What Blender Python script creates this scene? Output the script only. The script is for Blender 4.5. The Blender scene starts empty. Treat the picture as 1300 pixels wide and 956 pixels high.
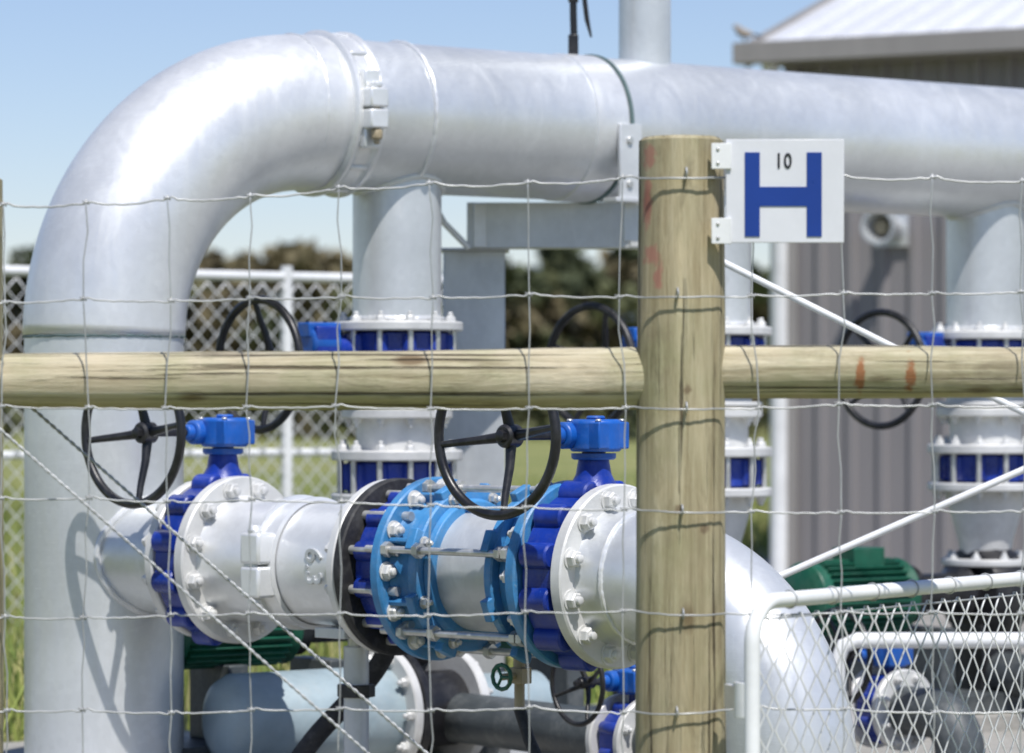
import bpy, math, random
import numpy as np
from mathutils import Vector, Matrix, noise
random.seed(4); rng=np.random.default_rng(4)
S=bpy.context.scene
V=Vector
CZ=1.0   # eye height
# ------------------------------------------------------------------ materials
def newmat(name):
    m=bpy.data.materials.new(name); m.use_nodes=True
    nt=m.node_tree; b=nt.nodes['Principled BSDF']
    return m,nt,b
def ramp(nt,fac,stops):
    r=nt.nodes.new('ShaderNodeValToRGB'); e=r.color_ramp.elements
    e[0].position,e[0].color=stops[0][0],(*stops[0][1],1)
    e[1].position,e[1].color=stops[-1][0],(*stops[-1][1],1)
    for p,c in stops[1:-1]:
        x=e.new(p); x.color=(*c,1)
    nt.links.new(fac,r.inputs[0]); return r.outputs[0]
def coords(nt,scale=(1,1,1)):
    tc=nt.nodes.new('ShaderNodeTexCoord'); mp=nt.nodes.new('ShaderNodeMapping')
    mp.inputs['Scale'].default_value=scale
    nt.links.new(tc.outputs['Object'],mp.inputs[0]); return mp.outputs[0]
def noi(nt,co,scale,detail=5,rough=.6,dist=0):
    n=nt.nodes.new('ShaderNodeTexNoise'); n.inputs['Scale'].default_value=scale
    n.inputs['Detail'].default_value=detail; n.inputs['Roughness'].default_value=rough
    n.inputs['Distortion'].default_value=dist
    nt.links.new(co,n.inputs['Vector']); return n.outputs['Fac']
def mix(nt,fac,a,b,mode='MIX'):
    m=nt.nodes.new('ShaderNodeMix'); m.data_type='RGBA'; m.blend_type=mode
    for sock,val in ((m.inputs[0],fac),(m.inputs[6],a),(m.inputs[7],b)):
        if hasattr(val,'links'): nt.links.new(val,sock)
        elif isinstance(val,tuple): sock.default_value=(*val,1)
        else: sock.default_value=val
    return m.outputs[2]
def bump(nt,b,h,strength,dist=.01):
    n=nt.nodes.new('ShaderNodeBump'); n.inputs['Strength'].default_value=strength
    n.inputs['Distance'].default_value=dist
    nt.links.new(h,n.inputs['Height']); nt.links.new(n.outputs[0],b.inputs['Normal'])
def galv(name,dark,light,metal=.45,rough=.42,patch=2.2,white=.25,bs=.10):
    m,nt,b=newmat(name); co=coords(nt); cs=coords(nt,(7,7,1.1))
    n1=noi(nt,co,patch,5,.55,.4)
    col=ramp(nt,n1,[(.3,dark),(.5,tuple((x+y)/2 for x,y in zip(dark,light))),(.68,light)])
    vo=nt.nodes.new('ShaderNodeTexVoronoi'); vo.inputs['Scale'].default_value=60
    nt.links.new(co,vo.inputs['Vector'])
    sp=ramp(nt,vo.outputs['Color'],[(.0,(.96,.96,.96)),(1,(1.03,1.03,1.03))])
    col=mix(nt,1.0,col,sp,'MULTIPLY')
    n2=noi(nt,cs,1.6,6,.7,1.5)
    st=ramp(nt,n2,[(.56,(0,0,0)),(.72,(1,1,1))])
    f=nt.nodes.new('ShaderNodeMath'); f.operation='MULTIPLY'; f.inputs[1].default_value=white
    nt.links.new(st,f.inputs[0])
    col=mix(nt,f.outputs[0],col,(.84,.85,.85))
    n3=noi(nt,co,11,9,.78)
    gr=ramp(nt,n3,[(.60,(1,1,1)),(.76,(.76,.74,.71))])
    col=mix(nt,.5,col,gr,'MULTIPLY')
    ns=noi(nt,coords(nt,(3,3,40)),2.3,3,.5,2.5)
    sc=ramp(nt,ns,[(.485,(0,0,0)),(.5,(1,1,1)),(.515,(0,0,0))])
    n4=noi(nt,co,1.7,3,.5); mk=ramp(nt,n4,[(.5,(0,0,0)),(.62,(.5,.5,.5))])
    mm=mix(nt,1.0,sc,mk,'MULTIPLY')
    col=mix(nt,mm,col,(.88,.89,.9))
    nt.links.new(col,b.inputs['Base Color']); b.inputs['Metallic'].default_value=metal
    rr=ramp(nt,n2,[(.3,(rough-.08,)*3),(.7,(rough+.12,)*3)])
    nt.links.new(rr,b.inputs['Roughness'])
    bump(nt,b,n3,bs,.004); return m
def paint(name,c,rough=.4,var=.25,chip=None,bumps=.25,dust=0):
    m,nt,b=newmat(name); co=coords(nt)
    n1=noi(nt,co,6,6,.65); n2=noi(nt,co,45,5,.7)
    d=tuple(x*(1-var) for x in c); l=tuple(min(1,x*(1+var)) for x in c)
    col=ramp(nt,n1,[(.35,d),(.65,l)])
    if chip:
        k=ramp(nt,n2,[(.66,(0,0,0)),(.72,(1,1,1))]); col=mix(nt,k,col,chip)
    if dust:
        n5=noi(nt,co,16,8,.8); k=ramp(nt,n5,[(.48,(0,0,0)),(.75,(dust,)*3)]); col=mix(nt,k,col,(.42,.42,.40))
    nt.links.new(col,b.inputs['Base Color'])
    nt.links.new(ramp(nt,n1,[(.3,(rough-.08,)*3),(.7,(rough+.15,)*3)]),b.inputs['Roughness'])
    bump(nt,b,n2,bumps,.003); return m
GAL=galv('galvanised_pipe',(.57,.59,.60),(.75,.77,.78),.50,.36,2.2,.28)
GALB=galv('galvanised_bright',(.63,.64,.65),(.80,.81,.81),.42,.37,3.5,.25)
GALD=galv('galvanised_beam',(.48,.50,.51),(.64,.66,.67),.42,.42,4,.3)
FLG=galv('flange_grey',(.54,.54,.53),(.73,.73,.71),.2,.48,8,.15,.25)
WIRE=galv('wire_zinc',(.34,.35,.35),(.52,.53,.53),.4,.45,9)
CHAINM=galv('chain_link_zinc',(.62,.63,.63),(.80,.81,.81),.15,.5,9)
WHT=paint('white_paint_steel',(.74,.75,.75),.4,.08,None,.1)
DBL=paint('dark_blue_epoxy',(.005,.030,.27),.3,.3,(.02,.07,.35),.4,.12)
MBL=paint('gearbox_blue',(.005,.085,.38),.36,.25,(.02,.15,.42),.3,.15)
LBL=paint('light_blue_epoxy',(.045,.215,.46),.38,.25,(.2,.35,.5),.5,.25)
BLK=paint('black_paint',(.012,.012,.014),.35,.3,None,.2,.10)
RUB=paint('black_rubber',(.018,.018,.02),.65,.3,None,.3,.15)
GRN=paint('green_paint',(.006,.09,.05),.4,.3,None,.2,.12)
TEAL=paint('blue_grey_paint',(.30,.38,.42),.4,.15,None,.2,.3)
BRS=paint('yellow_zinc',(.34,.28,.18),.4,.3)
STEEL=galv('stud_zinc',(.45,.45,.43),(.68,.68,.66),.6,.35,30)
SEAM=paint('seam_sealant',(.10,.15,.15),.6,.3)
def wood(name,ax,stainf=None,gain=1.0,tint=(1,1,1)):
    m,nt,b=newmat(name)
    sc=[14,14,14]; sc[ax]=.7; co=coords(nt,tuple(sc)); c1=coords(nt)
    g=noi(nt,co,2.6,10,.8,.6)
    K=lambda r,gg,bb:(r*gain*tint[0],gg*gain*tint[1],bb*gain*tint[2])
    col=ramp(nt,g,[(.28,K(.17,.135,.075)),(.42,K(.38,.325,.20)),(.55,K(.52,.465,.31)),(.74,K(.68,.63,.46))])
    sc2=[70,70,70]; sc2[ax]=1.0; cr=noi(nt,coords(nt,tuple(sc2)),1.2,5,.65,.3)
    crk=ramp(nt,cr,[(.35,(.18,.15,.12)),(.42,(1,1,1))]); col=mix(nt,.88,col,crk,'MULTIPLY')
    pt=noi(nt,c1,4.5,5,.65); col=mix(nt,.85,col,ramp(nt,pt,[(.33,(.76,.80,.64)),(.5,(.96,.94,.87)),(.68,(1.08,1.02,.96))]),'MULTIPLY')
    dk=noi(nt,coords(nt,tuple(4 if i!=ax else 1.2 for i in range(3))),3,6,.7,1); col=mix(nt,.75,col,ramp(nt,dk,[(.30,(.52,.50,.48)),(.46,(1,1,1))]),'MULTIPLY')
    ks=[7,7,7]; ks[ax]=3.0
    vo=nt.nodes.new('ShaderNodeTexVoronoi'); vo.inputs['Scale'].default_value=1.3
    nt.links.new(coords(nt,tuple(ks)),vo.inputs['Vector'])
    kn=ramp(nt,vo.outputs['Distance'],[(.08,(.30,.20,.12)),(.15,(1,1,1))]); col=mix(nt,.75,col,kn,'MULTIPLY')
    if stainf: col=stainf(nt,col,c1)
    nt.links.new(col,b.inputs['Base Color']); b.inputs['Roughness'].default_value=.8
    ad=nt.nodes.new('ShaderNodeMath'); ad.operation='ADD'
    nt.links.new(g,ad.inputs[0]); nt.links.new(crk,ad.inputs[1])
    bump(nt,b,ad.outputs[0],1.0,.006); return m
def stain(nt,col,co,cen,rad,c,amt):
    mp=nt.nodes.new('ShaderNodeMapping'); mp.vector_type='TEXTURE'
    mp.inputs['Location'].default_value=cen; mp.inputs['Scale'].default_value=rad
    nt.links.new(co,mp.inputs[0])
    l=nt.nodes.new('ShaderNodeVectorMath'); l.operation='LENGTH'; nt.links.new(mp.outputs[0],l.inputs[0])
    ns=noi(nt,co,55,4,.7); a=nt.nodes.new('ShaderNodeMath'); a.operation='MULTIPLY_ADD'
    a.inputs[1].default_value=1.8; nt.links.new(ns,a.inputs[0]); nt.links.new(l.outputs['Value'],a.inputs[2])
    mr=nt.nodes.new('ShaderNodeMapRange'); mr.inputs['From Min'].default_value=1.35
    mr.inputs['From Max'].default_value=1.75; mr.inputs['To Min'].default_value=amt; mr.inputs['To Max'].default_value=0
    nt.links.new(a.outputs[0],mr.inputs['Value']); return mix(nt,mr.outputs[0],col,c)
def poststain(nt,col,co):
    for x,z,rx,rz in ((.235,.42,.016,.03),(.232,.34,.010,.06),(.24,.25,.022,.022),(.25,.21,.012,.03)):
        col=stain(nt,col,co,(x,5.95,CZ+z),(rx,.1,rz),(.48,.15,.13),.6)
    for x,z in ((.30,.02),(.285,-.185),(.33,-.22)):
        col=stain(nt,col,co,(x,5.95,CZ+z),(.012,.1,.012),(.12,.06,.03),.6)
    return col
def railstain(nt,col,co):
    for x,w in ((.60,.011),(.687,.014)):
        col=stain(nt,col,co,(x,5.98,CZ+.045),(w,.1,.042),(.33,.11,.03),.85)
    return col
WOODP=wood('weathered_pine_post',2,poststain,.90); WOODR=wood('weathered_pine_rail',0,railstain,1.17,(.98,1.0,1.12))
# ------------------------------------------------------------------ mesh builder
def basis(a):
    a=V(a).normalized(); r=V((0,0,1)) if abs(a.z)<.9 else V((0,1,0))
    u=(r-a*r.dot(a)).normalized(); v=a.cross(u); return a,u,v
class MB:
    def __init__(s): s.v=[];s.f=[];s.m=[];s.mats=[]
    def mi(s,m):
        if m not in s.mats: s.mats.append(m)
        return s.mats.index(m)
    def lathe(s,o,ax,prof,mat,seg=56,cap=True,rot=0):
        a,u,v=basis(ax); o=V(o); b=len(s.v); k=s.mi(mat)
        for (h,r) in prof:
            for j in range(seg):
                t=2*math.pi*j/seg+rot; s.v.append(o+a*h+(u*math.cos(t)+v*math.sin(t))*r)
        for i in range(len(prof)-1):
            for j in range(seg):
                j2=(j+1)%seg; s.f.append((b+i*seg+j,b+i*seg+j2,b+(i+1)*seg+j2,b+(i+1)*seg+j)); s.m.append(k)
        if cap:
            s.f.append(tuple(b+j for j in reversed(range(seg)))); s.m.append(k)
            e=b+(len(prof)-1)*seg; s.f.append(tuple(e+j for j in range(seg))); s.m.append(k)
    def cyl(s,p0,p1,r,mat,seg=32,r1=None,ch=0):
        p0=V(p0);p1=V(p1); L=(p1-p0).length; r1=r if r1 is None else r1
        pr=[(0,r-ch),(ch,r),(L-ch,r1),(L,r1-ch)] if ch else [(0,r),(L,r1)]
        s.lathe(p0,p1-p0,pr,mat,seg)
    def tube(s,path,r,mat,seg=12,closed=False):
        P=[V(p) for p in path]; n=len(P); k=s.mi(mat); b=len(s.v)
        tan=[]
        for i in range(n):
            if closed: t=P[(i+1)%n]-P[i-1]
            else: t=P[min(i+1,n-1)]-P[max(i-1,0)]
            tan.append(t.normalized())
        a,u,v=basis(tan[0])
        for i in range(n):
            u=(u-tan[i]*u.dot(tan[i])).normalized(); v=tan[i].cross(u)
            ri=r[i] if isinstance(r,(list,tuple)) else r
            for j in range(seg):
                t=2*math.pi*j/seg; s.v.append(P[i]+(u*math.cos(t)+v*math.sin(t))*ri)
        for i in range(n if closed else n-1):
            i2=(i+1)%n
            for j in range(seg):
                j2=(j+1)%seg; s.f.append((b+i*seg+j,b+i*seg+j2,b+i2*seg+j2,b+i2*seg+j)); s.m.append(k)
        if not closed:
            s.f.append(tuple(b+j for j in reversed(range(seg)))); s.m.append(k)
            e=b+(n-1)*seg; s.f.append(tuple(e+j for j in range(seg))); s.m.append(k)
    def box(s,c,h,mat,X=(1,0,0),Y=None,Z=(0,0,1)):
        X=V(X).normalized();Z=V(Z).normalized();Y=Z.cross(X) if Y is None else V(Y); c=V(c);b=len(s.v);k=s.mi(mat)
        for z in(-1,1):
            for y in(-1,1):
                for x in(-1,1): s.v.append(c+X*h[0]*x+Y*h[1]*y+Z*h[2]*z)
        for q in((0,2,3,1),(4,5,7,6),(0,1,5,4),(2,6,7,3),(0,4,6,2),(1,3,7,5)):
            s.f.append(tuple(b+i for i in q)); s.m.append(k)
    def quad(s,pts,mat):
        b=len(s.v); s.v+= [V(p) for p in pts]; s.f.append(tuple(range(b,b+len(pts)))); s.m.append(s.mi(mat))
    def done(s,name,parent=None,bevel=0,sharp=38,smooth=True):
        me=bpy.data.meshes.new(name); me.from_pydata([tuple(p) for p in s.v],[],s.f)
        for m in s.mats: me.materials.append(m)
        me.polygons.foreach_set('material_index',s.m)
        me.polygons.foreach_set('use_smooth',[smooth]*len(s.f)); me.update()
        if smooth and sharp: me.set_sharp_from_angle(angle=math.radians(sharp))
        ob=bpy.data.objects.new(name,me); S.collection.objects.link(ob)
        if parent:
            ob.parent=parent; ob.location=-parent.location
        if bevel:
            bv=ob.modifiers.new('bevel','BEVEL'); bv.width=bevel; bv.segments=2; bv.limit_method='ANGLE'; bv.angle_limit=math.radians(50); bv.harden_normals=False
        return ob
def group(name,loc):
    e=bpy.data.objects.new(name,None); e.empty_display_size=.1; e.location=loc; S.collection.objects.link(e); return e
def single(mb,name,loc,**k):
    loc=V(loc); mb.v=[p-loc for p in mb.v]; o=mb.done(name,**k); o.location=loc; return o
def flange(mb,o,ax,s0,s1,R,mat,c=.004):
    mb.lathe(o,ax,[(s0,R-c),(s0+c,R),(s1-c,R),(s1,R-c)],mat,72)
def bolts(mb,o,ax,s,sign,Rb,n,mat,r=.017,h=.014,rot=0,stud=.012):
    a,u,v=basis(ax)
    for i in range(n):
        t=2*math.pi*(i+.5)/n+rot; c=V(o)+a*s+(u*math.cos(t)+v*math.sin(t))*Rb; d=a*sign
        mb.lathe(c,d,[(0,r*1.25),(.003,r*1.25)],mat,20)
        mb.lathe(c+d*.003,d,[(0,r),(h-.003,r),(h,r*.82)],mat,6,rot=random.random()*1.0)
        if stud: mb.lathe(c+d*h,d,[(0,r*.5),(stud,r*.5),(stud+.002,r*.35)],mat,12)
def studs(mb,o,ax,s0,s1,Rb,n,mat,r=.009,rot=0):
    a,u,v=basis(ax)
    for i in range(n):
        t=2*math.pi*(i+.5)/n+rot; c=V(o)+(u*math.cos(t)+v*math.sin(t))*Rb
        mb.lathe(c+a*s0,a,[(0,r),(s1-s0,r)],mat,12)
def weld(mb,o,ax,s,R,mat,w=.006):
    a,u,v=basis(ax); n=150
    mb.tube([V(o)+a*(s+random.uniform(-.0012,.0012))+(u*math.cos(2*math.pi*i/n)+v*math.sin(2*math.pi*i/n))*(R+random.uniform(-.0008,.001)) for i in range(n)],w,mat,8,True)
def valve(mb,o,ax,s0,s1,R,n,mat,lug=.027):
    mb.lathe(o,ax,[(s0,R-.03),(s0+.006,R-.022),(s1-.006,R-.022),(s1,R-.03)],mat,64)
    a,u,v=basis(ax)
    for i in range(n):
        t=2*math.pi*(i+.5)/n; c=V(o)+(u*math.cos(t)+v*math.sin(t))*(R-.026)
        L=s1-s0; mb.lathe(c+a*(s0+L*.08),a,[(0,lug*.85),(.004,lug),(L*.84-.004,lug),(L*.84,lug*.85)],mat,18)
def handwheel(name,hub,shaft,R,parent,dish=.045,spokes=4,rot=0.0):
    mb=MB(); a,u,v=basis(shaft); hub=V(hub); n=72; c=hub+a*dish
    mb.tube([c+(u*math.cos(2*math.pi*i/n)+v*math.sin(2*math.pi*i/n))*R for i in range(n)],R*.066,BLK,12,True)
    mb.lathe(hub-a*.02,a,[(0,R*.13),(.003,R*.15),(.04,R*.15),(.045,R*.12)],BLK,24)
    mb.lathe(hub+a*.025,a,[(0,R*.08),(.012,R*.08),(.014,R*.06)],BLK,6)
    for i in range(spokes):
        t=2*math.pi*i/spokes+rot; d=u*math.cos(t)+v*math.sin(t)
        pts=[hub+d*R*.1+a*0,hub+d*R*.4+a*dish*.25,hub+d*R*.75+a*dish*.75,hub+d*R*.98+a*dish]
        mb.tube(pts,[R*.075,R*.06,R*.05,R*.045],BLK,10)
    return mb.done(name,parent)
def gearbox(name,c,shaft,q,parent,mat=MBL,sc=1.0,up=(0,0,1)):
    mb=MB(); a=V(shaft).normalized(); Z=V(up).normalized(); Y=Z.cross(a); c=V(c)
    mb.box(c,(.052*sc,.055*sc,.030*sc),mat,a,None,Z)
    mb.lathe(c-Z*.036*sc,Z,[(0,.052*sc),(.004,.058*sc),(.066*sc,.058*sc),(.072*sc,.05*sc)],mat,32)
    mb.lathe(c+Z*.036*sc,Z,[(0,.022*sc),(.008,.02*sc)],mat,20)
    w=c-Y*.035*sc
    mb.lathe(w-a*.075*sc,a,[(0,.026*sc),(.005,.03*sc),(.15*sc,.03*sc),(.155*sc,.026*sc)],mat,24)
    mb.lathe(w+a*.08*sc,a,[(0,.02*sc),(.02*sc,.018*sc)],mat,20)
    for sx in(-1,1):
        for sy in(-1,1):
            mb.lathe(c+a*sx*.04*sc+Y*sy*.042*sc+Z*.030*sc,Z,[(0,.008*sc),(.007,.008*sc)],STEEL,6)
        mb.lathe(w+a*sx*.045*sc-Y*.028*sc,-Y,[(0,.007*sc),(.008,.007*sc)],STEEL,6)
    mb.done(name,parent,bevel=.004)
    m2=MB(); m2.cyl(w+a*.09*sc,w+a*(q+.01),.010*sc,BLK,16); m2.done(name+'_shaft',parent)
    return w
# ------------------------------------------------------------------ layout
H0=V((-.108,9.5,CZ+.765)); HD=V((.809,.588,0)).normalized(); HP=V((.588,-.809,0)).normalized()
def H(t): return H0+HD*t
RH=.202; Z=V((0,0,1))
VP=H(-1.15); VP=V((VP.x,VP.y,0))
BD=V((.743,-.669,0)).normalized(); BP=V((-.669,-.743,0)).normalized(); BZ=CZ-.387
B0=V((VP.x,VP.y,BZ))
def B(s): return B0+BD*s
RB=.143
# ---- header pipe with elbow
hp=group('overhead_header_pipe',H(0))
mb=MB(); mb.lathe(H(-.52),HD,[(0,RH),(4.6,RH)],GAL,96)
mb.done('straight_pipe',hp)
mb=MB(); path=[]
for i in range(41):
    t=math.pi/2*i/40; path.append(H(-.55-.6*math.sin(t))+V((0,0,-.6+.6*math.cos(t))))
mb.tube([H(-.50)]+path,RH+.004,GALB,96); mb.done('elbow',hp,sharp=0)
mb=MB(); top=H0.z-.6
mb.lathe(VP,Z,[(0.0,RH),(top,RH)],GAL,96)
mb.lathe(VP,Z,[(0,.30),(.004,.305),(.03,.305),(.034,.30)],GALD,64); bolts(mb,VP,Z,.034,1,.265,12,STEEL)
mb.done('vertical_leg',hp)
mb=MB(); weld(mb,VP,Z,top,RH+.001,SEAM,.0035); weld(mb,H(-.26),HD,0,RH+.001,GALB,.007); weld(mb,H(-.60),HD,0,RH+.003,GALB,.003)
mb.lathe(H(.395),HD,[(-.006,RH+.002),(-.004,RH+.008),(.004,RH+.008),(.006,RH+.002)],SEAM,96,cap=False)
mb.lathe(H(.33),HD,[(-.055,RH-.002),(-.052,RH+.004),(.054,RH+.004),(.057,RH-.002)],GALB,96,cap=False)
for t in (-.25,.84,1.93,3.02):   # branch fillet welds where the risers meet the header
    pts=[]
    for i in range(80):
        q=2*math.pi*i/80; off=HD*math.cos(q)*.123+HP*math.sin(q)*.123
        pts.append(H(t)+off-Z*(math.sqrt(RH*RH-(math.sin(q)*.123)**2)+.002+random.uniform(-.001,.001)))
    mb.tube(pts,.008,GALB,8,True)
mb.done('welds',hp)
# grooved coupling
mb=MB(); o=H(-.475)
mb.lathe(o,HD,[(-.050,RH-.002),(-.048,RH+.012),(-.042,RH+.019),(-.030,RH+.019),(-.022,RH+.009),(.022,RH+.009),(.030,RH+.019),(.042,RH+.019),(.048,RH+.012),(.050,RH-.002)],GALB,96,cap=False)
a,u,v=basis(HD)
for i in range(12):
    t=2*math.pi*(i+.5)/12; d=u*math.cos(t)+v*math.sin(t)
    if abs(d.dot(HP))>.9: continue
    mb.box(o+d*(RH+.011),(.028,.007,.005),GALB,HD,None,d)
for sg in(1,-1):
    for zz in(.028,-.028):
        mb.box(o+HP*sg*(RH+.026)+Z*zz,(.028,.027,.025),GALB,HD)
        mb.box(o+HP*sg*(RH+.004)+Z*(zz*2.6),(.024,.014,.030),GALB,HD)
    c=o+HP*sg*(RH+.036)
    mb.cyl(c-Z*.095,c+Z*.07,.0085,BRS,14)
    mb.lathe(c-Z*.082,Z,[(0,.017),(.022,.017),(.026,.013)],BRS,6)
    mb.lathe(c+Z*.053,Z,[(0,.016),(.012,.016),(.018,.01)],GALB,16)
mb.done('grooved_coupling',hp,bevel=.008)
# ---- vent pipe
mb=MB(); c=H(.60)
mb.lathe(V((c.x,c.y,c.z+RH*.9)),Z,[(0,.074),(1.3,.074)],GAL,48); 
mb.lathe(V((c.x,c.y,c.z+RH*.9+1.3)),Z,[(0,.10),(.05,.10),(.07,.04)],GALB,32)
single(mb,'vent_pipe',(c.x,c.y,c.z+RH))
mb=MB(); c=H(.37)+Z*(RH+.0)
mb.tube([c+V((-.02,-.03,-.02)),c+V((-.018,-.03,.05)),c+V((-.02,-.03,.12)),c+V((-.021,-.03,.5)),c+V((-.02,-.03,1.0))],.0105,BLK,10)
mb.tube([c+V((-.02,-.035,.26)),c+V((.006,-.04,.20)),c+V((.018,-.04,.10)),c+V((.03,-.04,.05))],[.004,.007,.007,.003],BLK,8)
mb.box(c+V((-.02,-.03,.03)),(.014,.014,.028),BLK); mb.box(c+V((-.02,-.03,.17)),(.014,.014,.02),BLK)
single(mb,'black_cable',c,bevel=.002)
# ---- beam & column
sb=group('steel_pipe_support',(-.1,9.85,0))
mb=MB()
bc=V((.135,9.76,CZ+.497)); 
mb.box(bc,(.262,.004,.064),GALD); mb.box(bc+V((0,.05,.0605)),(.262,.05,.0035),GALD); mb.box(bc+V((0,.05,-.0605)),(.262,.05,.0035),GALD)
mb.box(bc+V((-.258,.048,0)),(.004,.044,.056),GALD)
mb.box(bc+V((.258,.048,0)),(.004,.044,.056),GALD)
for x in(-.225,.215): mb.box(bc+V((x,-.008,0)),(.018,.004,.062),GALB)
mb.done('channel_beam',sb,bevel=.002)
mb=MB(); mb.box((-.108,9.90,(CZ+.43)/2),(.088,.06,(CZ+.43)/2-.001),GALD); mb.box((-.108,9.90,.012),(.15,.13,.011),GALD)
mb.box((-.108,9.90,CZ+.432),(.1,.09,.004),GALD); mb.done('column',sb,bevel=.005)
mb=MB()
mb.box((.325,9.552,CZ+.66),(.038,.006,.105),GALB,HD); mb.box((.325,9.56,CZ+.555),(.07,.03,.006),GALB,HD)
mb.box((.335,9.62,CZ+.50),(.034,.006,.055),GALD,HD)
mb.tube([(-.235,9.70,CZ+.58),(-.19,9.70,CZ+.50),(-.12,9.72,CZ+.43)],.009,GALB,10)
for z in(.60,.72): mb.lathe((.322,9.545,CZ+z),(.588,-.809,0),[(0,.011),(.01,.011)],STEEL,6)
mb.done('saddle_bracket',sb,bevel=.002)
# ---- risers
RR=.12
def riser(t,full=True):
    c=H(t); c0=V((c.x,c.y,CZ)); g=group('riser_pipe_with_valves',c0)
    mb=MB()
    mb.lathe(c0,Z,[(.217,RR),(.765-.05,RR)],GAL,64)
    mb.lathe(c0,Z,[(-.13,RR-.01),(-.045,RR-.01)],FLG,64)
    mb.lathe(c0,Z,[(.0,RR),(.06,RR)],FLG,64)
    mb.lathe(c0,Z,[(-.48,.075),(-.46,.078),(-.42,.085),(-.30,RR),(-.27,RR)],FLG,64)
    weld(mb,c0,Z,.222,RR+.002,GALB,.008)
    mb.done('pipe',g)
    mb=MB(); F=.178
    for a0,a1 in((.190,.215),(.060,.084)): flange(mb,c0,Z,a0,a1,F,FLG)
    bolts(mb,c0,Z,.215,1,.15,12,FLG,.013,.012)
    flange(mb,c0,Z,-.014,.0,.15,FLG); flange(mb,c0,Z,-.045,-.018,.15,FLG); bolts(mb,c0,Z,-.045,-1,.13,10,FLG,.012,.010)
    flange(mb,c0,Z,-.158,-.13,F,FLG); flange(mb,c0,Z,-.272,-.247,F,FLG)
    bolts(mb,c0,Z,-.13,1,.15,12,FLG,.013,.012); bolts(mb,c0,Z,-.272,-1,.15,12,FLG,.013,.012)
    studs(mb,c0,Z,-.25,-.155,.158,12,STEEL,.008); studs(mb,c0,Z,.08,.195,.158,12,STEEL,.008)
    flange(mb,c0,Z,-.502,-.48,.135,FLG); bolts(mb,c0,Z,-.48,1,.112,8,FLG,.012,.010)
    mb.done('flanges',g)
    mb=MB(); valve(mb,c0,Z,.086,.188,.168,12,DBL,.02); valve(mb,c0,Z,-.245,-.16,.160,12,DBL,.018)
    gc=c0-HD*.25+Z*.155
    mb.cyl(c0-HD*.13+Z*.137,gc+HD*.02-Z*.015,.03,DBL,24)
    mb.done('butterfly_valve',g)
    sh=V((-.73,-.68,0)).normalized()
    m=MB(); m.box(gc,(.035,.045,.045),DBL,HD); m.lathe(gc-HD*.045,HD,[(0,.042),(.005,.046),(.085,.046),(.09,.04)],MBL,28)
    m.box(gc+Z*.035,(.05,.03,.02),MBL,HD)
    low=gc+V((0,0,-.058)); m.lathe(low-sh*.05,sh,[(0,.024),(.004,.028),(.10,.028),(.105,.02)],MBL,20)
    m.done('gearbox',g,bevel=.004)
    m=MB(); m.cyl(low+sh*.05,low+sh*.2,.009,BLK,12); m.done('shaft',g)
    handwheel('handwheel',low+sh*.16,sh,.170,g,rot=.35+t)
    return c0,g
RT=(-.25,.84,1.93,3.02)
for t in RT: riser(t)
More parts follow.
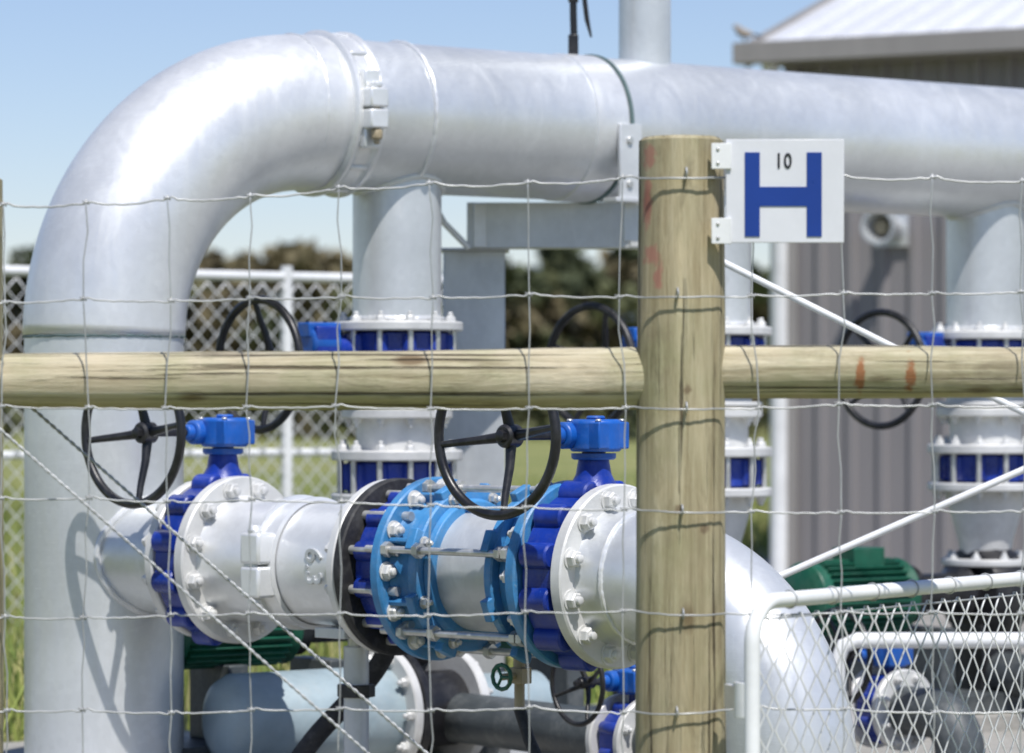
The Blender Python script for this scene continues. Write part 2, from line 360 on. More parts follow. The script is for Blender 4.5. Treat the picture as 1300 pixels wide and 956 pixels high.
# ---- pumps
DKP=paint('dark_pipe_paint',(.06,.07,.075),.45,.25,None,.2,.25)
def pump(t):
    c=H(t); p=V((c.x,c.y,.42)); g=group('green_water_pump',V((c.x,c.y,0)))
    mb=MB(); mb.lathe(p,HD,[(-.08,.10),(-.075,.13),(-.03,.15),(.03,.15),(.075,.13),(.08,.09)],BLK,48)
    mb.cyl(p,p+Z*.078,.09,BLK,32); mb.box(p+V((0,0,-.22)),(.08,.07,.12),BLK,HD)
    mb.lathe(p,-HD,[(.08,.07),(.12,.09),(.15,.06),(.30,.06),(.32,.09),(.38,.09)],BLK,40)
    mb.done('volute',g,bevel=.003)
    mb=MB(); mb.lathe(p,-HD,[(.36,.10),(.37,.112),(.39,.095),(.70,.095),(.705,.108),(.74,.108),(.76,.08)],GRN,48)
    a,u,v=basis(HD)
    for i in range(30):
        tt=2*math.pi*i/30; d=u*math.cos(tt)+v*math.sin(tt)
        mb.box(p-HD*.545+d*.102,(.15,.0025,.011),GRN,HD,None,d)
    mb.box(p-HD*.52+Z*.118,(.06,.05,.028),GRN,HD)
    mb.done('motor',g,bevel=.002)
    mb=MB()
    mb.box(p-HD*.33-Z*.33,(.46,.14,.03),DKP,HD)
    for k in(.25,.56):mb.box(p-HD*k-Z*.2,(.03,.10,.10),DKP,HD)
    mb.box((p.x-HD.x*.33,p.y-HD.y*.33,.032),(.52,.20,.028),CONC,HD)
    mb.done('base_frame',g,bevel=.004)
    q=V((c.x,c.y,.17)); mb=MB(); k0=.72 if t>0 else 1.0
    mb.cyl(q+HP*.06,q+HP*k0,.066,DKP,40); mb.cyl(q+HP*(k0+.11),q+HP*(k0+.22),.066,DKP,40)
    for k in(k0-.02,k0+.09): flange(mb,q,HP,k,k+.022,.11,FLG)
    bolts(mb,q,HP,k0+.112,1,.09,8,FLG,.011,.01); bolts(mb,q,HP,k0-.02,-1,.09,8,FLG,.011,.01)
    valve(mb,q,HP,k0+.003,k0+.088,.108,8,DBL,.017)
    n=12; mb.tube([q+HP*(k0+.22+.10*math.sin(math.pi/2*i/n))-Z*(.10-.10*math.cos(math.pi/2*i/n)) for i in range(n+1)],.066,DKP,40)
    e2=q+HP*(k0+.32); mb.cyl(e2-Z*.10,V((e2.x,e2.y,.0)),.066,DKP,40)
    gc=q+HP*(k0+.046)+Z*.125; mb.cyl(gc-Z*.06,gc,.018,DBL,20)
    mb.done('suction_line',g)
    sh=V((-.80,-.60,0)).normalized(); w=gearbox('suction_gearbox',gc+Z*.02,sh,.15,g,MBL,.85)
    handwheel('suction_handwheel',w+sh*.13,sh,.125 if t>0 else .10,g,.03,rot=.4)
def concmat():
    m,nt,b=newmat('concrete'); co=coords(nt)
    n1=noi(nt,co,2.5,8,.7); n2=noi(nt,co,60,6,.7)
    col=mix(nt,.5,ramp(nt,n1,[(.3,(.25,.24,.22)),(.7,(.40,.39,.36))]),ramp(nt,n2,[(.35,(.22,.21,.19)),(.65,(.42,.41,.38))]))
    nt.links.new(col,b.inputs['Base Color']); b.inputs['Roughness'].default_value=.85; bump(nt,b,n2,.4,.006); return m
CONC=concmat()
for t in RT: pump(t)
# ---- discharge line (near, with flanges and dismantling joint)
dl=group('flanged_discharge_pipe',B(.9)); O=B0
mb=MB()
mb.lathe(O,BD,[(.1,RB),(.38,RB)],GAL,72)
mb.lathe(O,BD,[(.51,.160),(.525,.150),(.56,RB+.004),(.73,RB+.004)],GALB,72)
mb.lathe(O,BD,[(.74,RB+.003),(.99,RB+.003),(1.02,RB+.012)],GALB,72)
mb.lathe(O,BD,[(1.20,RB-.004),(1.54,RB-.004)],GALD,72)
mb.lathe(O,BD,[(1.72,RB+.014),(1.74,RB+.003),(1.80,RB)],GAL,72)
el=[B(1.78)]; n=28; Rb=.40
for i in range(n+1):
    t=math.pi/2*i/n; el.append(B(1.79+Rb*math.sin(t))-Z*(Rb-Rb*math.cos(t)))
e=el[-1]; el.append(V((e.x,e.y,.0)))
mb.tube(el,RB,GAL,72)
mb.done('pipe_and_elbow',dl)
mb=MB(); fe=V((e.x,e.y,0)); flange(mb,fe,Z,.003,.03,.23,FLG); bolts(mb,fe,Z,.03,1,.19,12,STEEL)
a,u,v=basis(BD); pts=[]
for i in range(90):
    t=2*math.pi*i/90; off=(u*math.cos(t)+v*math.sin(t))*(RB+.004)
    perp=off.dot(BP); s=math.sqrt(max(0,RH*RH-perp*perp))+.003
    pts.append(O+BD*(s+random.uniform(-.001,.001))+off)
mb.tube(pts,.009,GALB,8,True)
weld(mb,O,BD,.735,RB+.002,FLG,.008); weld(mb,O,BD,.360,RB+.002,GALB,.007); weld(mb,O,BD,1.785,RB+.001,GALB,.006)
FR=.205
flange(mb,O,BD,.368,.396,FR-.008,FLG); flange(mb,O,BD,.482,.514,FR,FLG)
flange(mb,O,BD,1.0,1.026,FR,FLG); flange(mb,O,BD,1.690,1.722,FR,FLG)
NB=12; BR=.176
bolts(mb,O,BD,.514,1,BR,NB,FLG,.019,.018); bolts(mb,O,BD,.368,-1,BR,NB,FLG,.017,.016)
bolts(mb,O,BD,1.722,1,BR,NB,FLG,.019,.018); bolts(mb,O,BD,1.0,-1,BR,NB,FLG,.018,.016)
studs(mb,O,BD,.38,.50,BR,NB,STEEL,.011); studs(mb,O,BD,1.0,1.2,BR,NB,STEEL,.011); studs(mb,O,BD,1.57,1.7,BR,NB,STEEL,.011)
mb.done('flanges_and_bolts',dl)
mb=MB(); flange(mb,O,BD,1.027,1.052,FR+.003,RUB); mb.lathe(O,BD,[(.7,RB+.006),(.704,RB+.02),(.716,RB+.02),(.72,RB+.006)],GALB,72,cap=False)
mb.lathe(O,BD,[(.757,RB+.006),(.76,RB+.016),(.772,RB+.016),(.776,RB+.006)],GALB,72,cap=False)
mb.lathe(O,BD,[(.716,RB+.011),(.76,RB+.011)],GALB,72,cap=False)
mb.done('gasket_and_coupling_band',dl)
mb=MB(); o=B(.738)
for sg in(1,-1):
    for zz in(.040,-.040):
        mb.box(o+BP*sg*(RB+.024)+Z*zz,(.032,.030,.037),GALB,BD)
    c=o+BP*sg*(RB+.034); mb.cyl(c-Z*.095,c+Z*.09,.010,GALB,14); mb.lathe(c-Z*.095,Z,[(0,.018),(.018,.018)],GALB,6)
    mb.lathe(c+Z*.076,Z,[(0,.018),(.014,.018),(.019,.01)],GALB,16)
mb.done('coupling_lugs',dl,bevel=.011)
mb=MB(); valve(mb,O,BD,.398,.480,.213,12,DBL,.029); valve(mb,O,BD,1.056,1.145,.188,12,DBL,.024); valve(mb,O,BD,1.594,1.688,.213,12,DBL,.030)
for s in(.440,1.642): 
    mb.cyl(B(s)+Z*.16,B(s)+Z*.275,.027,DBL,28); mb.lathe(B(s),Z,[(.195,.05),(.2,.053),(.225,.04),(.26,.034)],DBL,28)
    mb.lathe(B(s),Z,[(.258,.045),(.262,.05),(.272,.05)],MBL,28)
mb.done('butterfly_valves',dl)
mb=MB()
flange(mb,O,BD,1.15,1.178,.213,LBL); mb.lathe(O,BD,[(1.178,.178),(1.20,.165),(1.235,.160),(1.245,.17)],LBL,72)
flange(mb,O,BD,1.245,1.275,.188,LBL); mb.lathe(O,BD,[(1.275,.166),(1.292,.160)],LBL,64)
mb.lathe(O,BD,[(1.458,.155),(1.465,.165),(1.48,.168)],LBL,64); flange(mb,O,BD,1.48,1.505,.190,LBL)
mb.lathe(O,BD,[(1.505,.165),(1.562,.168)],LBL,64); flange(mb,O,BD,1.562,1.592,.211,LBL)
a,u,v=basis(BD)
for i in range(8):
    t=2*math.pi*(i+.5)/8; d=u*math.cos(t)+v*math.sin(t)
    mb.box(B(1.26)+d*.185,(.013,.026,.02),LBL,BD,None,d); mb.box(B(1.492)+d*.188,(.011,.026,.02),LBL,BD,None,d)
    mb.box(B(1.212)+d*.172,(.034,.006,.02),LBL,BD,None,d)
mb.done('dismantling_joint',dl,bevel=.003)
mb=MB(); 
for k,i in enumerate(range(12)):
    t=2*math.pi*(i+.5)/12; d=u*math.cos(t)+v*math.sin(t)
    if i%2==0:
        mb.cyl(B(1.12)+d*.196,B(1.585)+d*.196,.0085,STEEL,14)
        for s in(1.178,1.546,1.275): mb.lathe(B(s)+d*.196,BD,[(0,.018),(.016,.018)],STEEL,6)
        mb.lathe(B(1.525)+d*.196,BD,[(0,.017),(.015,.017)],STEEL,6)
bolts(mb,O,BD,1.178,1,.186,12,FLG,.018,.016,rot=.26)
bolts(mb,O,BD,1.15,-1,.186,12,FLG,.015,.012)
bolts(mb,O,BD,1.562,-1,.188,12,FLG,.016,.014,rot=.26)
bolts(mb,O,BD,1.275,1,.176,8,STEEL,.012,.012)
mb.done('tie_rods',dl)
for s,q in((.446,.225),(1.648,.245)):
    w=gearbox('gearbox',B(s)+Z*.312,BP,q,dl,MBL,1.0)
    handwheel('handwheel',w+BP*q,BP,.172,dl,.045,rot=.12)
cu=bpy.data.curves.new('weld_mark','FONT'); cu.body='6.3'; cu.size=.075; cu.extrude=.0055; cu.bevel_depth=.001; cu.align_x='CENTER'; cu.align_y='CENTER'
cu.materials.append(GALD)
to=bpy.data.objects.new('weld_mark',cu); S.collection.objects.link(to)
mt=Matrix.Identity(4)
p=B(.90)+BP*(RB-.001)
for i,c in enumerate((-Z,BD,BP)):
    for j in range(3): mt[j][i]=c[j]
for j in range(3): mt[j][3]=p[j]
to.parent=dl; to.matrix_parent_inverse=Matrix.Translation(-dl.location); to.matrix_basis=mt
# small stop valve + hose beneath
mb=MB(); c=B(1.42)+V((0,0,-.16))
mb.cyl(c+Z*.03,c-Z*.06,.014,BRS,16); mb.box(c-Z*.075,(.022,.018,.018),BRS,BD); mb.cyl(c-Z*.075+BP*.01,c-Z*.075+BP*.06,.008,BRS,12)
mb.tube([c-Z*.075+BP*.06+(BD*math.cos(i*.524)+Z*math.sin(i*.524))*.028 for i in range(12)],.005,GRN,8,True)
for i in range(3): mb.cyl(c-Z*.075+BP*.06,c-Z*.075+BP*.06+(BD*math.cos(i*2.094)+Z*math.sin(i*2.094))*.028,.0035,GRN,8)
mb.cyl(c-Z*.08,c-Z*.16,.012,BRS,12); mb.tube([c-Z*.15,c-Z*.22+BD*.03,c-Z*.33+BD*.10,c-Z*.44+BD*.12],.014,RUB,12)
single(mb,'drain_valve',c,bevel=.002)
# pipe stand
mb=MB(); c=B(.90); mb.tube([V((c.x,c.y,0)),V((c.x,c.y,.42))],.03,GALD,24); mb.lathe(V((c.x,c.y,0)),Z,[(.002,.08),(.012,.08)],GALD,32)
mb.box((c.x,c.y,.455),(.05,.09,.012),GALD,BD); mb.lathe(V((c.x,c.y,.30)),Z,[(0,.045),(.03,.045)],BLK,8); mb.cyl((c.x,c.y,.40),(c.x,c.y,.445),.02,STEEL,16)
single(mb,'pipe_stand',(c.x,c.y,0),bevel=.002)
mb=MB(); c=B(.95)+BP*-.1
ctl=[V((c.x-.02,c.y+.1,.50)),V((c.x-.03,c.y+.1,.42)),V((c.x-.08,c.y+.12,.33)),V((c.x-.2,c.y+.15,.2)),V((c.x-.3,c.y+.18,.08)),V((c.x-.42,c.y+.2,.03))]
hs=[]
for i in range(len(ctl)-1):
    p0=ctl[max(i-1,0)];p1=ctl[i];p2=ctl[i+1];p3=ctl[min(i+2,len(ctl)-1)]
    for k in range(8):
        f=k/8; hs.append(.5*((2*p1)+(-p0+p2)*f+(2*p0-5*p1+4*p2-p3)*f*f+(-p0+3*p1-3*p2+p3)*f**3))
mb.tube(hs,.024,RUB,16)
single(mb,'rubber_hose',c)
# low stub pipe left
mb=MB(); p=H(-.95)+HP*.22; p=V((p.x,p.y,.19)); mb.lathe(p,HD,[(0,.07),(.02,.105),(.05,.12),(.50,.12)],TEAL,56)
for k in(.5,.53): flange(mb,p,HD,k,k+.026,.165,FLG if k==.5 else BLK)
bolts(mb,p,HD,.5,-1,.142,10,FLG,.013,.012); mb.lathe(p,HD,[(.556,.10),(.72,.10)],BLK,48)
flange(mb,p,HD,.72,.75,.15,FLG); bolts(mb,p,HD,.75,1,.125,8,FLG,.013,.012); mb.lathe(p,HD,[(.75,.085),(1.0,.085),(1.03,.06)],TEAL,48)
for k in(.2,.9): mb.box(p+HD*k-Z*.14,(.04,.08,.048),GALD,HD)
single(mb,'lower_suction_pipe',p)
# ---- white bracing frame on the right
mb=MB()
for x in(.415,1.335):
    mb.cyl((x,8.3,0),(x,8.3,CZ+.45),.024,WHT,20); mb.lathe((x,8.3,0),Z,[(.002,.06),(.012,.06)],WHT,20)
mb.cyl((.415,8.27,CZ+.377),(1.335,8.27,CZ-.083),.0085,WHT,12); mb.cyl((.415,8.27,CZ-.515),(1.335,8.27,CZ-.112),.0085,WHT,12)
single(mb,'white_brace_frame',(.9,8.3,0))
mb=MB(); mb.tube([(.86,9.15,0),(.86,9.15,CZ-.68),(.875,9.15,CZ-.645),(.91,9.15,CZ-.63),(1.7,9.15,CZ-.63)],.021,WHT,20)
mb.cyl((1.62,9.15,0),(1.62,9.15,CZ-.64),.021,WHT,20)
single(mb,'low_white_pipe_rail',(1.2,9.15,0))
# ------------------------------------------------------------------ timber fence
def rough_log(mb,p0,p1,r0,r1,mat,seed,n=70,seg=56,amp=.03):
    a,u,v=basis(V(p1)-V(p0)); L=(V(p1)-V(p0)).length; b=len(mb.v); k=mb.mi(mat)
    rows=[0,.004]+[L*i/n for i in range(1,n)]+[L-.006,L]
    for i,h in enumerate(rows):
        r=r0+(r1-r0)*h/L
        if i==0: r-=.004
        if i==len(rows)-1: r-=.008
        for j in range(seg):
            t=2*math.pi*j/seg; d=u*math.cos(t)+v*math.sin(t)
            q=noise.noise(V((d.x*1.6+seed,d.y*1.6,d.z*1.6))+a*h*2.2)*amp*1.3+noise.noise(d*7+a*h*1.5+V((seed,0,0)))*amp*.4+noise.noise(d*1.2+a*h*9+V((0,seed,0)))*amp*.35
            mb.v.append(V(p0)+a*h+d*r*(1+q)+u*math.sin(h*1.3+seed)*r*.06)
    m=len(rows)
    for i in range(m-1):
        for j in range(seg):
            j2=(j+1)%seg; mb.f.append((b+i*seg+j,b+i*seg+j2,b+(i+1)*seg+j2,b+(i+1)*seg+j)); mb.m.append(k)
    mb.f.append(tuple(b+j for j in reversed(range(seg)))); mb.m.append(k)
    e2=b+(m-1)*seg; mb.f.append(tuple(e2+j for j in range(seg))); mb.m.append(k)
for x,zt,r0,r1,sd in((.293,.457,.081,.0735,1.2),(-.945,.39,.068,.062,5.1),(2.25,.42,.075,.07,9.3)):
    mb=MB(); rough_log(mb,(x,6.0,-.0),(x,6.0,CZ+zt),r0,r1,WOODP,sd); mb.done('wooden_fence_post')
for x0,x1,z0,z1,r0,r1,sd in((-.93,.245,.036,.044,.0465,.054,3.3),(.33,2.2,.050,.046,.0455,.043,7.7),(-3.0,-.96,.04,.04,.05,.047,8.8)):
    mb=MB(); rough_log(mb,(x0,6.018,CZ+z0),(x1,6.018,CZ+z1),r0,r1,WOODR,sd,amp=.055); mb.done('wooden_fence_rail')
# woven wire netting, stretched over the posts
def wy(x):
    y=5.957
    for px,pr in((.293,.0835),(-.945,.071),(2.25,.078)):
        dx=abs(x-px)
        if dx<pr*.98: y=min(y,6.0-math.sqrt(pr*pr-dx*dx)-.0035)
    return y
net=MB()
rows=[(.34,.378,.393,.384),(.171,.180,.186,.188),(-.006,-.008,-.010,-.008),(-.165,-.178,-.186,-.19),(-.37,-.366,-.362,-.36),(-.53,-.53,-.53,-.53),(-.70,)*4,(-.86,)*4]
xs0=[-3.0+.15*i for i in range(14)]
xs=[(p-650)/738 for p in(5,110,213,318,430,545,670,790,958,1066,1183,1297)]+[.99+.15*i for i in range(1,9)]
xs=xs0+xs
def rowz(r,x):
    ks=(-.88,.03,.33,.72); z=np.interp(x,ks,r); return CZ+float(z)
knots={}
for ri,r in enumerate(rows):
    path=[]
    for i,xk in enumerate(xs):
        knots[(ri,i)]=V((xk+random.uniform(-.007,.007) if ri else xk,wy(xk),rowz(r,xk)+random.uniform(-.005,.005)))
    for i in range(len(xs)):
        k=knots[(ri,i)]; path.append(k)
        if i<len(xs)-1:
            k2=knots[(ri,i+1)]
            for j,f in enumerate((.06,.13,.2,.275,.35,.425,.5,.575,.65,.725,.8,.87,.94)):
                q=k.lerp(k2,f); q.z+= -.004*math.sin(math.pi*f)*(1.5 if ri==0 else .6)+random.uniform(-.0009,.0009)+(.003 if f==.06 else (-.002 if f==.94 else 0))
                q.y=wy(q.x)+random.uniform(-.0006,.0006); path.append(q)
    net.tube(path,.0016 if ri else .0019,WIRE,6)
for i in range(len(xs)):
    for ri in range(len(rows)-1):
        a=knots[(ri,i)];b=knots[(ri+1,i)]
        off=random.uniform(-.005,.005)
        net.tube([a+V((0,-.002,.006)),a.lerp(b,.05)+V((0,-.002,0)),a.lerp(b,.3)+V((off,0,0)),a.lerp(b,.6)+V((-off*.5,0,0)),a.lerp(b,.95)+V((0,-.002,0)),b+V((0,-.002,-.004))],.0014,WIRE,6)
    for ri in range(len(rows)):
        a=knots[(ri,i)]
        hx=[a+V((-.006+.012*k/14,.0036*math.sin(k*1.35),.0036*math.cos(k*1.35))) for k in range(15)]
        net.tube(hx,.0012,WIRE,5)
# fencing staples on the posts
for px,pr in((.293,.0815),(-.945,.069)):
    for r in rows[:6]:
        z=rowz(r,px); x=px+random.uniform(-.015,.015); y=6-math.sqrt(pr*pr-(x-px)**2)
        net.tube([(x,y+.01,z+.009),(x,y-.006,z+.008),(x+.001,y-.0085,z),(x,y-.006,z-.008),(x,y+.01,z-.009)],.0017,WIRE,6)
single(net,'woven_wire_netting',(0,5.93,CZ),sharp=0)
def twisted(mb,p0,p1,r,mat,pitch=.03):
    a,u,v=basis(V(p1)-V(p0)); L=(V(p1)-V(p0)).length; n=int(L/pitch*8)
    for ph in(0,math.pi):
        mb.tube([V(p0)+a*(L*i/n)+(u*math.cos(i*math.pi/4+ph)+v*math.sin(i*math.pi/4+ph))*r for i in range(n+1)],r,mat,6)
mb=MB()
twisted(mb,(-.93,6.09,CZ+.065),(.27,6.085,CZ-.985),.0017,WIRE); twisted(mb,(-.93,5.935,CZ-.0),(.20,5.93,CZ-.995),.0014,WIRE)
single(mb,'diagonal_stay_wire',(-.3,6.08,.5),sharp=0)
# ------------------------------------------------------------------ H sign
sg=group('hydrant_sign',(.47,5.93,CZ+.36))
SW=paint('sign_white',(.66,.67,.70),.3,.05,None,.05); SBLU=paint('sign_blue',(.006,.040,.25),.3,.08,None,.05); SBK=paint('sign_black',(.01,.01,.012),.4,.1)
mb=MB(); mb.box((.467,5.93,CZ+.3605),(.101,.0015,.0885),SW); mb.done('plate',sg,bevel=.001)
mb=MB(); y=5.9275
for x in(.411,.517): mb.box((x,y,CZ+.3545),(.0128,.0008,.072),SBLU)
mb.box((.464,y,CZ+.351),(.0402,.0007,.0165),SBLU)
mb.done('letter_h',sg)
tc=bpy.data.curves.new('number_10','FONT'); tc.body='10'; tc.size=.036; tc.extrude=.0006; tc.offset=.0006; tc.align_x='CENTER'; tc.materials.append(SBK); tc.space_character=1.1
to=bpy.data.objects.new('number_10',tc); S.collection.objects.link(to); to.parent=sg; to.rotation_euler=(math.pi/2,0,0)
to.location=V((.464,5.9275,CZ+.400))-sg.location; to.scale=(.78,1,1)
mb=MB()
for z in(.420,.292):
    mb.box((.357,5.925,CZ+z),(.016,.002,.022),WHT); mb.box((.373,5.933,CZ+z),(.002,.01,.022),WHT)
    for dz in(.012,-.012): mb.lathe((.352,5.923,CZ+z+dz),(0,-1,0),[(0,.0032),(.002,.003),(.003,.001)],STEEL,10)
mb.done('brackets',sg,bevel=.0008)
# ------------------------------------------------------------------ chain link
def chain(mb,A,Bp,z0,z1,d,r,mat,seg=4):
    A=V(A);Bp=V(Bp); L=(Bp-A).length; a=(Bp-A)/L; nrm=V((-a.y,a.x,0)); h=d/2; n=int(L/h); m=int((z1-z0)/h)
    for i in range(n):
        pts=[]
        for k in range(m+1):
            right=((k+i)%2==0); x=(i+1)*h if right else i*h
            pts.append(A+a*(x+random.uniform(-.0012,.0012))+nrm*(r*(1 if right else -1))+V((0,0,z0+k*h)))
        mb.tube(pts,r,mat,seg)
gA=V((.402,5.80,0)); gB=V((1.22,6.93,0)); gd=(gB-gA).normalized()
cg=group('chain_link_gate',gA)
zt=.664; mb=MB(); pth=[gA+Z*.06,gA+Z*(zt-.07)]
for i in range(1,8):
    t=math.pi/2*i/8; pth.append(gA+gd*(.07-.07*math.cos(t))+Z*(zt-.07+.07*math.sin(t)))
pth+=[gA+gd*.07+Z*zt,gB-gd*.07+Z*zt]
for i in range(1,8):
    t=math.pi/2*i/8; pth.append(gB-gd*(.07-.07*math.sin(t))+Z*(zt-.07+.07*math.cos(t)))
pth+=[gB+Z*(zt-.07),gB+Z*.06]
mb.tube(pth,.0135,WHT,20); mb.cyl(gA+Z*.07,gB+Z*.07,.0135,WHT,20)
mb.cyl(gA+Z*(zt-.03)+gd*.03,gB+Z*(zt-.03),.0018,WIRE,8)
for i in range(9):
    c=gA+gd*(.12+i*.14)+Z*zt; a2,u2,v2=basis(gd)
    mb.tube([c+(u2*math.cos(2*math.pi*k/16)+v2*math.sin(2*math.pi*k/16))*.0152 for k in range(16)],.0016,WIRE,6,True)
mb.done('frame',cg)
mb=MB(); chain(mb,gA+gd*.014,gB-gd*.01,.08,zt-.012,.056,.0018,CHAINM,6); mb.done('mesh',cg,sharp=0)
mb=MB(); 
for z in(.50,.15): mb.box((.375,5.87,z),(.03,.006,.02),GALB,(.3,-1,0)); mb.cyl((.39,5.815,z-.03),(.39,5.815,z+.03),.018,GALB,16)
mb.done('hinges',cg,bevel=.001)
bf=group('chain_link_fence',(-1.5,14,0)); A=V((-2.6,13.2,0)); Bq=V((-.25,14.75,0))
ad=(Bq-A).normalized(); A2=A-ad*3
mb=MB(); mb.cyl(A2+Z*1.515,Bq+Z*1.515,.02,WHT,16); mb.cyl(A2+Z*.79,Bq+Z*.79,.017,WHT,16)
for k in(0,.19,.38,.55,.72,.86,1):
    p=A2.lerp(Bq,k); mb.cyl(p,p+Z*1.56,.024,WHT,16)
mb.done('posts_and_rails',bf)
mb=MB(); chain(mb,A2+V((0,-.02,0)),Bq+V((0,-.02,0)),.04,1.52,.085,.0036,CHAINM,5); mb.done('mesh',bf,sharp=0)
# ------------------------------------------------------------------ shed
def cladmat(name,c,rough,metal=0,var=.12):
    m,nt,b=newmat(name); co=coords(nt); n=noi(nt,co,1.5,5,.6); n2=noi(nt,coords(nt,(8,8,.6)),2,5,.6)
    col=mix(nt,.5,ramp(nt,n,[(.3,tuple(x*(1-var) for x in c)),(.7,tuple(x*(1+var) for x in c))]),ramp(nt,n2,[(.3,tuple(x*(1-var) for x in c)),(.7,tuple(x*(1+var) for x in c))]))
    nt.links.new(col,b.inputs['Base Color']); b.inputs['Roughness'].default_value=rough; b.inputs['Metallic'].default_value=metal; return m
WALL=cladmat('taupe_cladding',(.22,.208,.208),.5,0,.06); ROOF=cladmat('white_roofing',(.66,.67,.69),.35,.1); FAS=cladmat('grey_fascia',(.27,.255,.24),.45)
sd=group('metal_shed',(1.6,20,0)); wd=V((math.cos(math.radians(28)),-math.sin(math.radians(28)),0)); wb=V((math.sin(math.radians(28)),math.cos(math.radians(28)),0))
W0=V((1.637,19.95,0)); LW=6.0; DW=5.0; HW=3.02; pit=math.tan(math.radians(18))
def corrug(mb,o,d,L,up,hh,nrm,mat,pitch=.19,dep=.028,topf=None):
    prof=[(0,0),(.62,0),(.70,1),(.92,1),(1.0,0)]
    pts=[]; n=int(L/pitch)+1
    for i in range(n):
        for f,k in prof[:-1]:
            x=(i+f)*pitch
            if x<=L: pts.append((x,k*dep))
    b=len(mb.v);k=mb.mi(mat)
    for x,y in pts:
        t=hh if topf is None else topf(x)
        mb.v.append(o+d*x+nrm*y); mb.v.append(o+d*x+nrm*y+up*t)
    for i in range(len(pts)-1):
        mb.f.append((b+2*i,b+2*i+2,b+2*i+3,b+2*i+1)); mb.m.append(k)
mb=MB(); corrug(mb,W0,wd,LW,Z,HW-.02,-wb,WALL)
corrug(mb,W0+wb*DW,-wb,DW,Z,HW,-wd,WALL,topf=lambda x:HW-.06+pit*(min(x,DW-x)))
corrug(mb,W0+wb*DW+wd*LW,-wd,LW,Z,HW-.02,wb,WALL); corrug(mb,W0+wd*LW,wb,DW,Z,HW,wd,WALL,topf=lambda x:HW-.06+pit*(min(x,DW-x)))
mb.done('walls',sd,smooth=False)
mb=MB(); su=(wb+Z*pit).normalized(); sl=math.hypot(1,pit)*(DW/2+.22); nn=wd.cross(su).normalized()
corrug(mb,W0-wd*.22-wb*.2+Z*(HW+.03-.2*pit+.04),wd,LW+.4,su,sl,nn,ROOF,.19,.03)
su2=(-wb+Z*pit).normalized()
corrug(mb,W0-wd*.22+wb*(DW+.2)+Z*(HW+.03-.2*pit+.04),wd,LW+.4,su2,sl,V((0,0,1)),ROOF,.19,.03)
mb.done('roof',sd,smooth=False)
mb=MB(); g0=W0-wd*.26-wb*.26; 
mb.box(g0+wd*(LW/2+.25)+Z*(HW-.03),(LW/2+.25,.06,.06),FAS,wd)
mb.box(W0+wd*(LW/2)-wb*.09+Z*(HW-.085),(LW/2+.1,.11,.006),FAS,wd)
mb.box(W0-wd*.225+wb*(DW/4-.1)+Z*(HW+.03+pit*(DW/4-.1)),(.012,sl/2,.07),FAS,wd,None,nn)
mb.box(W0-wd*.02-wb*.04+Z*(HW/2-.02),(.04,.012,HW/2-.05),FAS,wd)
mb.done('gutter_and_trim',sd,bevel=.004)
mb=MB(); c=W0-wd*.085-wb*.06; mb.tube([c-wb*.12+Z*(HW-.08),c-wb*.10+Z*(HW-.2),c+Z*(HW-.35),c+Z*.1,c+Z*.0],.05,WHT,20); mb.done('downpipe',sd)
mb=MB(); c=W0+wd*.62+Z*(1.98); 
mb.lathe(c,-wb,[(0,.06),(.2,.06),(.2,.085),(.30,.10),(.30,.085),(.22,.06)],GALD,32,cap=False); mb.box(c-wd*.02,(.10,.035,.10),GALD,wd); mb.lathe(c-wb*.2,-wb,[(0,.05),(.05,.04)],BRS,24)
mb.done('wall_vent_pipe',sd)  # silver vent pipe end on the cladding, not a lamp; shape approximate
# bird on the gutter
bd=MB(); bc=g0+wd*.05+Z*(HW+.03); 
pts=[(-.06,0,.045),(-.03,0,.05),(0,0,.055),(.03,0,.07),(.045,0,.092),(.058,0,.098),(.075,0,.096)]
bd.tube([bc+wd*(-p[0])+Z*p[2] for p in pts],[.006,.02,.028,.026,.018,.015,.003],cladmat('sparrow_feathers',(.30,.26,.22),.8,0,.4),14)
bd.tube([bc+wd*.06+Z*.045,bc+wd*.11+Z*.03],[.008,.006],BLK,8)
for s in(-1,1): bd.tube([bc+wb*s*.008+Z*.035,bc+wb*s*.008+Z*-.002],.003,BRS,6)
for s in(-1,1): bd.lathe(bc-wd*.052+Z*.100+wb*s*.012,wb*s,[(0,.003),(.003,.001)],BLK,8)
single(bd,'sparrow',bc)
# ------------------------------------------------------------------ ground
m,nt,b=newmat('field_grass'); co=coords(nt)
n1=noi(nt,co,.25,6,.6); n2=noi(nt,co,5,8,.75); n3=noi(nt,co,60,4,.7)
c1=ramp(nt,n1,[(.35,(.16,.19,.05)),(.55,(.25,.26,.09)),(.7,(.33,.30,.15))])
c2=ramp(nt,n2,[(.35,(.6,.65,.55)),(.65,(1.3,1.25,1.2))]); col=mix(nt,1,c1,c2,'MULTIPLY')
nt.links.new(col,b.inputs['Base Color']); b.inputs['Roughness'].default_value=.95; bump(nt,b,n3,.6,.03)
FIELD=m
mb=MB(); R=6000; k=64
mb.v.append(V((0,0,0))); rings=[3,8,15,30,60,120,300,1000,R]
for r in rings:
    for j in range(k): mb.v.append(V((r*math.cos(2*math.pi*j/k),r*math.sin(2*math.pi*j/k),0)))
for j in range(k): mb.f.append((0,1+j,1+(j+1)%k)); mb.m.append(mb.mi(FIELD))
for i in range(len(rings)-1):
    for j in range(k): mb.f.append((1+i*k+j,1+(i+1)*k+j,1+(i+1)*k+(j+1)%k,1+i*k+(j+1)%k)); mb.m.append(0)
mb.done('ground',sharp=0)
pc=H(1.2); mb=MB(); mb.box((pc.x,pc.y-.1,-.02),(3.4,1.35,.03),CONC,HD)
pad=single(mb,'concrete_pad',(pc.x,pc.y,0),bevel=.004)
